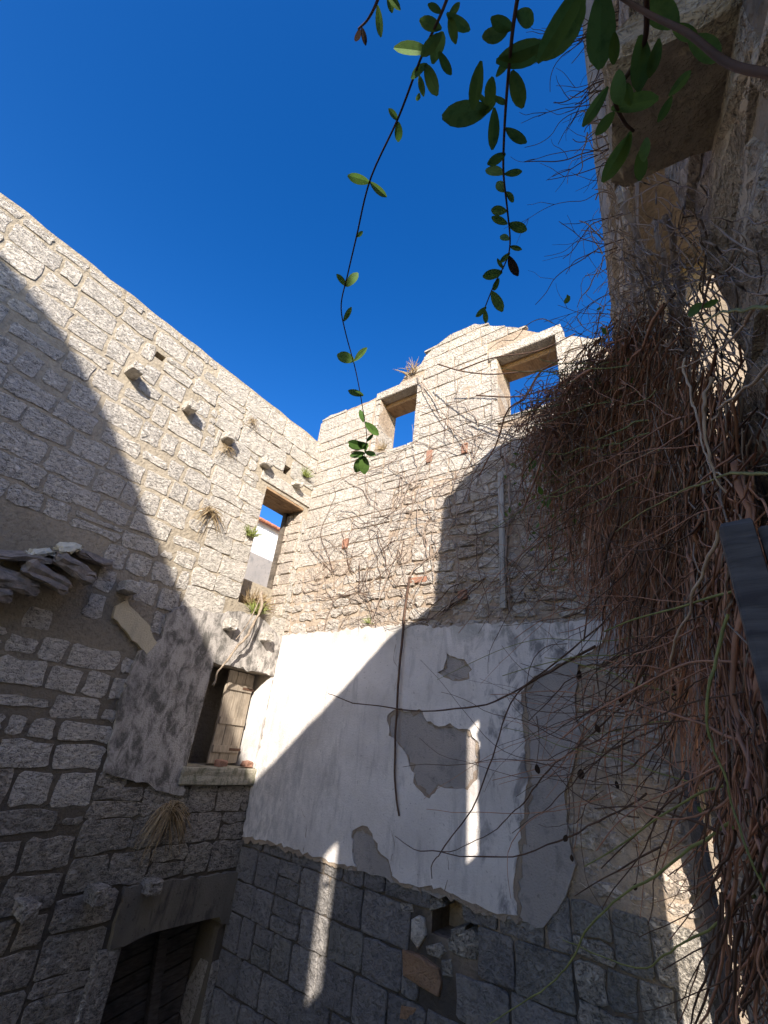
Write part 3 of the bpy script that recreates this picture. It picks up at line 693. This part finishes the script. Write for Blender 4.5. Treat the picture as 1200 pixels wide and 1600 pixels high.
def depth(px, f): return min(float(np.interp(px, [820, 900, 1000, 1080, 1140, 1200], [3.0, 2.75, 2.2, 1.7, 1.3, 1.0])) * f, 3.6)
def heap(n, rlo, rhi, s0, s1):
    out = []
    while len(out) < n:
        t = random.random(); t2 = min(1, max(0, t + random.gauss(0, .1)))
        a = np.array([heads(t), headsy(t)]) + rng.normal(0, 26, 2); b = np.array([tails(t2), tailsy(t2)]) + rng.normal(0, 34, 2)
        x, y = sorted((random.uniform(s0, s1), random.uniform(s0, s1)))
        if y - x < .25: continue
        f = random.uniform(.84, 1.06); c = (a + b) / 2 + np.array([-18 - 30 * (1 - t), -45]) + rng.normal(0, 20, 2)
        P_ = []
        for s in np.linspace(x, y, 6):
            q = a * (1 - s) ** 2 + 2 * c * s * (1 - s) + b * s * s + rng.normal(0, 9, 2)
            P_.append(at(q[0], q[1], depth(q[0], f + .03 * math.sin(s * 9 + t * 40))))
        p = clampR(wob(spline(P_, 13), .012))
        if shades_slit(p): continue
        out.append((p, random.uniform(rlo, rhi)))
    return out
tag(tube_obj('stems', heap(1250, .0016, .0036, 0, 1), M['vine'], CR, 3), kind='stuff')
tag(tube_obj('stems', heap(130, .0016, .0034, 0, 1), M['vinedark'], CR, 3), kind='stuff')
tag(tube_obj('stems', heap(420, .0014, .003, .0, .9), M['vinegrey'], CR, 3), kind='stuff')
tube_thick = heap(110, .004, .0075, 0, 1)
tag(tube_obj('stems', tube_thick[:70], M['vine'], CR, 5), kind='stuff'); tag(tube_obj('stems', tube_thick[70:], M['vinedark'], CR, 5), kind='stuff')
# curly tangle where the heap springs from the wall
tang = []
while len(tang) < 420:
    px, py = random.gauss(1030, 55), random.gauss(520, 110)
    if px < 960 - (py - 300) * -.02 and py < 480: continue
    P_ = [at(px, py, depth(px, random.uniform(.85, 1.05)))]; ang = random.uniform(0, 6.28)
    for i in range(5):
        ang += random.gauss(0, .8); px += math.cos(ang) * 22; py += math.sin(ang) * 26 + 8; P_.append(at(px, py, depth(px, random.uniform(.88, 1.04))))
    p = clampR(spline(P_, 14))
    if not shades_slit(p): tang.append((p, random.uniform(.0014, .0032)))
tag(tube_obj('stems', tang, M['vinegrey'], CR, 3), kind='stuff')
# fans of thin twigs reaching left and down over the corner
fan = []
while len(fan) < 190:
    a = np.array([random.uniform(880, 1150), 0.]); a[1] = random.uniform(620, 1280)
    ln = random.uniform(70, 300); ang = math.radians(random.choice([random.gauss(165, 18), random.gauss(140, 20), random.gauss(105, 16), random.gauss(190, 12)]))
    f = random.uniform(.8, 1.0); P_ = []; q = a.copy(); dq = depth(a[0], f); bend = random.gauss(0, .13)
    for s_ in range(8):
        P_.append(at(q[0], q[1], min(dq + .05 * s_, rdist(*q) * .96))); q = q + np.array([math.cos(ang), math.sin(ang)]) * ln / 7; ang += bend + random.gauss(0, .16)
    p = clampR(wob(spline(P_, 16), .004))
    if not shades_slit(p): fan.append((p, random.uniform(.0012, .0030)))
tag(tube_obj('twigs', fan[:120], M['vinedark'], CR, 4), kind='stuff'); tag(tube_obj('twigs', fan[120:], M['vine'], CR, 4), kind='stuff')
low = []
while len(low) < 130:
    x, y = random.uniform(1125, 1240), random.uniform(1080, 1480); ln = random.uniform(120, 330); ang = math.radians(random.gauss(93, 11)); f = random.uniform(.82, 1.0); P_ = []; bend = random.gauss(0, .1)
    for s_ in range(8):
        P_.append(at(x, y, min(depth(x, f) + .04 * s_, rdist(x, y) * .94))); x += math.cos(ang) * ln / 7; y += math.sin(ang) * ln / 7; ang += bend + random.gauss(0, .16)
    p = clampR(wob(spline(P_, 16), .004))
    if not shades_slit(p): low.append((p, random.uniform(.0012, .0034)))
tag(tube_obj('twigs', low[:75], M['vinedark'], CR, 4), kind='stuff'); tag(tube_obj('twigs', low[75:], M['vine'], CR, 4), kind='stuff')
gfan = []
while len(gfan) < 26:
    a = np.array([random.uniform(900, 1040), random.uniform(560, 760)]); ln = random.uniform(60, 190); ang = math.radians(random.gauss(160, 12)); f = random.uniform(.8, .98)
    p = spline([at(*(a + np.array([math.cos(ang), math.sin(ang)]) * ln * s + rng.normal(0, 3, 2)), depth(a[0] - ln * s * .4, f)) for s in np.linspace(0, 1, 5)], 10)
    if not shades_slit(p): gfan.append((clampR(p), random.uniform(.002, .004)))
tag(tube_obj('twigs', gfan, M['shoot'], CR, 4), kind='stuff')
# trunks climbing the wall
for a in ([(1040, 700), (1030, 560), (1010, 430), (985, 340), (975, 300)], [(1060, 690), (1052, 520), (1040, 420), (1020, 350)], [(1075, 640), (1066, 500), (1050, 430), (1046, 330)], [(1000, 560), (990, 450), (980, 390)]):
    tube_obj('trunk', [(clampR(wob(spline([at(x, y, depth(x, .98)) for x, y in a], 24), .01)), random.uniform(.011, .017))], M['vinegrey'], CR, 7)
# single shoots
def shoot(pts, d, r, mt='vine', label=None):
    ds = np.linspace(d[0], d[1], len(pts)); o = tube_obj('shoot', [(wob(spline([at(x, y, q) for (x, y), q in zip(pts, ds)], 30), d[0] * .0035), np.linspace(r, r * .45, 30) * rng.uniform(.85, 1.15, 30))], M[mt], CR, 6)
    if label: o['label'] = label
shoot([(930, 1010), (850, 1055), (790, 1090), (720, 1107), (640, 1110), (560, 1098), (513, 1085)], (2.6, 4.2), .0075, 'vinedark')
shoot([(960, 960), (880, 1030), (815, 1075), (785, 1130), (765, 1190), (735, 1270), (690, 1330), (678, 1345), (675, 1375)], (2.6, 3.2), .005, 'vinedark')
shoot([(1010, 1240), (960, 1270), (900, 1300), (830, 1330), (760, 1340), (690, 1334), (650, 1325), (618, 1306)], (2.3, 3.2), .0042, 'vinedark')
shoot([(1000, 1080), (930, 1140), (860, 1200), (820, 1250), (790, 1285), (745, 1315), (692, 1332)], (2.3, 3.15), .0042, 'vinedark')
shoot([(1060, 1120), (1000, 1150), (930, 1190), (870, 1250), (800, 1300)], (2.0, 2.9), .0036, 'vinedark')
shoot([(1150, 1280), (1090, 1320), (1020, 1370), (960, 1410), (920, 1450), (900, 1490), (870, 1530), (830, 1562), (760, 1604)], (1.3, 1.9), .0034, 'shoot', 'green living shoot')
shoot([(1180, 1400), (1110, 1450), (1040, 1490), (1000, 1515), (930, 1490), (880, 1465)], (1.3, 2.0), .0028, 'shoot', 'green living shoot')
shoot([(1138, 960), (1112, 1050), (1105, 1120), (1112, 1160), (1130, 1215), (1152, 1285), (1185, 1370), (1215, 1430)], (.95, .95), .0028, 'shoot', 'green living shoot')
shoot([(1215, 742), (1130, 744), (1060, 772), (1000, 802), (960, 830)], (.8, 1.7), .003, 'shoot', 'green living shoot')
shoot([(1210, 478), (1160, 484), (1120, 492), (1090, 520)], (.75, 1.1), .003, 'shoot', 'green living shoot')
shoot([(1070, 560), (1078, 610), (1088, 650), (1100, 700), (1118, 735), (1145, 760)], (1.35, 1.0), .003, 'vinepale')
shoot([(1215, 555), (1170, 605), (1128, 632), (1116, 655), (1112, 685)], (.8, 1.05), .003, 'vinepale')
shoot([(1108, 590), (1100, 650), (1110, 720), (1130, 770)], (1.1, 1.05), .004, 'vinepale')
shoot([(1122, 830), (1098, 900), (1075, 960), (1050, 1010), (1048, 1045), (1055, 1060)], (1.05, 1.3), .0035, 'vinepale')
shoot([(1180, 480), (1150, 525), (1100, 560), (1060, 575)], (.85, 1.2), .0025, 'vinepale')
for i in range(26):                                            # long bare shoots arching over the lower right
    x0, y0 = random.uniform(1000, 1190), random.uniform(900, 1350); ln = random.uniform(120, 330); a0 = random.uniform(150, 215); dq = depth(x0, .95)
    pts = []; x, y, a_ = x0, y0, math.radians(a0)
    for s in range(7): pts.append((x, y)); x += math.cos(a_) * ln / 6; y -= math.sin(a_) * ln / 6 - 3 * s; a_ += random.gauss(0, .12)
    ds = [min(dq * (1 + .05 * s), rdist(*pts[s]) * .93) for s in range(7)]
    tube_obj('shoot', [(spline([at(p[0], p[1], q) for p, q in zip(pts, ds)], 22), random.uniform(.002, .004))], M[random.choice(['vine', 'vinedark', 'vine', 'shoot'])], CR, 4)
for i in range(9):                                            # hanging threads with dead leaves
    x, y = random.uniform(830, 1010), random.uniform(1040, 1420); d = random.uniform(2.2, 2.8); h = random.uniform(60, 160)
    tube_obj('shoot', [(spline([at(x, y - h, d), at(x + 4, y - h / 2, d), at(x, y, d)], 10), .0025)], M['vinedark'], CR, 4)
    add_leaf(at(x, y, d), at(x + random.uniform(-6, 6), y + random.uniform(9, 17), d), CR, 'deadleaf', 1.5, name='dead_leaf')
for px, py in ((838, 720), (850, 705), (870, 735), (842, 760), (860, 780), (905, 640), (935, 590), (980, 560), (988, 590), (940, 512), (886, 460), (890, 462), (940, 480), (1165, 1220), (1185, 1360), (1090, 1260), (1148, 1370), (1145, 1290)):
    d = depth(px, .9); add_leaf(at(px, py, d), at(px + random.uniform(-14, 14), py + random.uniform(4, 16), d), CR, random.choice(['leaf', 'leaflight']), 1.4)
lv = []
for i in range(230):
    px, py = random.gauss(855, 28), random.gauss(755, 55); d = depth(px, random.uniform(.95, 1.1)); b = Vector(at(px, py, d)); s = random.uniform(.012, .028)
    x = Vector(rng.normal(0, 1, 3)).normalized(); y = x.cross(Vector(rng.normal(0, 1, 3))).normalized(); lv.append([b, b + x * s + y * s * .5, b + x * s * 2, b + x * s - y * s * .5])
o = mesh_obj('small_leaves', [v for q in lv for v in q], [(4 * i, 4 * i + 1, 4 * i + 2, 4 * i + 3) for i in range(len(lv))], M['leaf'], CR); o['kind'] = 'stuff'
# bare twigs against the sky
tw = []
for i in range(36):
    y = random.uniform(20, 540); x = 925 + (y > 330) * (y - 330) * .18 + random.uniform(0, 25); d = random.uniform(2.2, 3.0)
    ang = math.radians(random.gauss(198 if y > 150 else 215, 22)); pts = [(x + 25, y - 8)]; ln = random.uniform(40, 150)
    for s in range(7): pts.append((x, y)); x += math.cos(ang) * ln / 6; y -= math.sin(ang) * ln / 6; ang += random.gauss(0, .25)
    tw.append((spline([at(*p, d) for p in pts], 20), random.uniform(.0015, .0032)))
    for b in range(random.randint(1, 3)):
        j = random.randint(2, 6); bx, by = pts[j]; a2 = ang + random.uniform(-1, 1); q = [(bx, by)]
        for s in range(4): bx += math.cos(a2) * 11; by -= math.sin(a2) * 11; a2 += random.gauss(0, .3); q.append((bx, by))
        tw.append((spline([at(*p, d) for p in q], 9), .0012))
tag(tube_obj('twigs', tw, M['vinedark'], CR, 4), kind='stuff')
tw = []
for i in range(60):                                           # tangle hugging the wall's far edge
    y = random.uniform(90, 520); x = 915 + max(0, y - 100) * .12 + random.gauss(15, 14); d = random.uniform(2.3, 2.8); ang = random.uniform(0, 6.28); pts = []
    for s in range(5): pts.append((x, y)); x += math.cos(ang) * 13; y += math.sin(ang) * 16 + 3; ang += random.gauss(0, .7)
    tw.append((clampR(spline([at(*p, d) for p in pts], 12)), random.uniform(.002, .0042)))
tag(tube_obj('twigs', tw, M['vinegrey'], CR, 4), kind='stuff')

# --- creeper net on the gable wall
GC = thing('wall_creeper', 'net of thin leafless creeper tendrils spread across the upper gable wall', 'creeper', (4.6, -.05, -4.2))
net = {'vinegrey': [], 'vinedark': []}
for i in range(270):
    u = 5.1 - 4.2 * random.random() ** 1.5; v = random.uniform(1.35, 4.4 if u > 2 else 3.4)
    ang = random.choice([random.gauss(math.pi, .5), random.gauss(math.pi * .75, .4), random.gauss(-1.4, .5), random.gauss(math.pi * 1.15, .3)])
    pts = []; d = random.uniform(.03, .09)
    for s in range(random.randint(8, 22)):
        pts.append(PB(u, v, d)); u += math.cos(ang) * .09; v += math.sin(ang) * .09; ang += random.gauss(0, .22); d = min(.12, max(.03, d + random.gauss(0, .012)))
        if v < 1.3 or u < .15 or u > 5.15: break
        if any(W[0] < u < W[1] and W[2] < v < W[3] for W in (B_W1, B_W2)): break
        if v > fB(u) - .1: break
    if len(pts) > 4: net['vinedark' if random.random() < .45 else 'vinegrey'].append((spline(pts, len(pts) * 2), random.uniform(.003, .0075)))
for mk in net: tag(tube_obj('tendrils', net[mk], M[mk], GC, 4), kind='stuff')
for pts, r in (([(662, 600), (690, 640), (715, 680), (742, 720), (760, 770)], .01), ([(655, 590), (672, 625), (700, 665), (760, 700)], .009), ([(790, 700), (800, 780), (795, 850), (800, 960)], .014), ([(640, 925), (652, 890), (690, 860), (735, 770)], .011), ([(700, 960), (712, 930), (720, 880), (700, 820)], .01), ([(575, 1000), (590, 960), (612, 900), (640, 820), (660, 760)], .008)):
    tube_obj('stem', [(wob(spline([PB(*onB(*p), .07) for p in pts], 26), .012), r)], M['vinegrey'], GC, 6)
for pts in ([(700, 590), (740, 608), (790, 622), (850, 628), (910, 640)], [(735, 600), (790, 590), (860, 590), (920, 575)], [(760, 640), (830, 650), (900, 640)]):
    tube_obj('stem', [(spline([PB(*onB(*p), .35 + .1 * i) for i, p in enumerate(pts)], 24), .012)], M['vinedark'], GC, 5)
st = tube_obj('dead_stem', [(wob(spline([PB(*onB(*p), d) for p, d in (((646, 905), .1), ((640, 960), .12), ((634, 1040), .13), ((630, 1110), .13), ((626, 1170), .12), ((627, 1230), .11), ((632, 1274), .1))], 30), .006), .018)], M['vinedark'])
tag(st, 'long dark dead stem hanging straight down over the whitewashed plaster', 'stem')

# --- branch across the lower window's lintel, dry plants and grass
br = tube_obj('dry_branch', [(wob(spline([PL(*onL(*p), d) for p, d in (((406, 925), .05), ((395, 955), .18), ((375, 985), .24), ((355, 1015), .2), ((338, 1042), .12), ((328, 1070), .07))], 26), .022), np.linspace(.024, .013, 26) + rng.normal(0, .003, 26)),
                             (spline([PL(*onL(*p), d) for p, d in (((400, 935), .1), ((370, 975), .26), ((352, 1000), .24))], 14), .009)], M['branch'], None, 6)
tag(br, 'forked dry branch leaning across the wall above the shuttered window', 'branch')
def tuft(name, label, cat, P, u, v, n, h, mt, spread=1., grp=None, droop=.3):
    ls = []
    for i in range(n):
        a = random.uniform(-1.2, 1.2) * spread; L_ = h * random.uniform(.5, 1.1); d = random.uniform(.02, .08); out = random.uniform(.02, .5) * h
        p0 = (u + random.uniform(-.3, .3) * h, v + random.uniform(-.1, .1) * h)
        ls.append((np.array([P(p0[0] + math.sin(a) * L_ * t, p0[1] + math.cos(a) * L_ * t - droop * L_ * t * t, d + out * t) for t in (0, .35, .7, 1)]), np.array([.006, .005, .0035, .001]) * (h / .25)))
    o = tube_obj(name, ls, M[mt], None, 3); return tag(o, label, cat, grp)
for px, py, n, h, mt, lab, cat in ((474, 745, 70, .2, 'grass', 'green grass tuft growing from the left wall beside the small dark putlog hole', 'grass tuft'),
                                   (388, 838, 70, .22, 'grass', 'yellow green tuft on the left jamb of the upper window opening', 'grass tuft'),
                                   (395, 958, 90, .24, 'grass', 'bright green weed on the sill of the upper window opening', 'weed'),
                                   (456, 996, 40, .16, 'grass', 'small green plant on the last corbel in the corner above the plaster', 'weed'),
                                   (533, 765, 24, .1, 'grass', 'tiny green sprig rooted high in the corner of the two walls', 'weed'),
                                   (326, 800, 60, .24, 'straw', 'dry reddish plant hanging from the middle of the left wall', 'dry plant'),
                                   (392, 658, 36, .16, 'straw', 'dry brown tuft just below the top of the left wall', 'dry plant'),
                                   (352, 700, 40, .16, 'straw', 'dry roots under the third corbel of the upper row', 'dry plant'),
                                   (262, 1262, 110, .30, 'straw', 'dry hanging straw plant under the window sill plaster', 'dry plant')):
    u, v = onL(px, py); tuft('plant_tuft', lab, cat, PL, u, v, n, h, mt, 1.0 if mt == 'grass' else 2.2, None, .2 if mt == 'grass' else 1.0)
dp = tuft('dry_weeds', 'tangle of dry brown weeds filling the sill of the upper window opening', 'dry plant', lambda u, v, d: PL(u, v, d - .3), -.55, 1.64, 170, .42, 'straw', .9, None, .3)
gt = tuft('plant_tuft', 'dry pale twig standing up on top of the gable beside the left gable window', 'dry plant', PB, *onB(645, 585), 26, .35, 'straw', 1.0)
gs = tuft('plant_tuft', 'small dry tuft under the left gable window', 'dry plant', PB, *onB(600, 705), 40, .22, 'straw', 1.6)
gw = tuft('plant_tuft', 'green sprig at the top edge of the whitewashed plaster', 'weed', PB, *onB(578, 975), 30, .14, 'grass', 1.4)
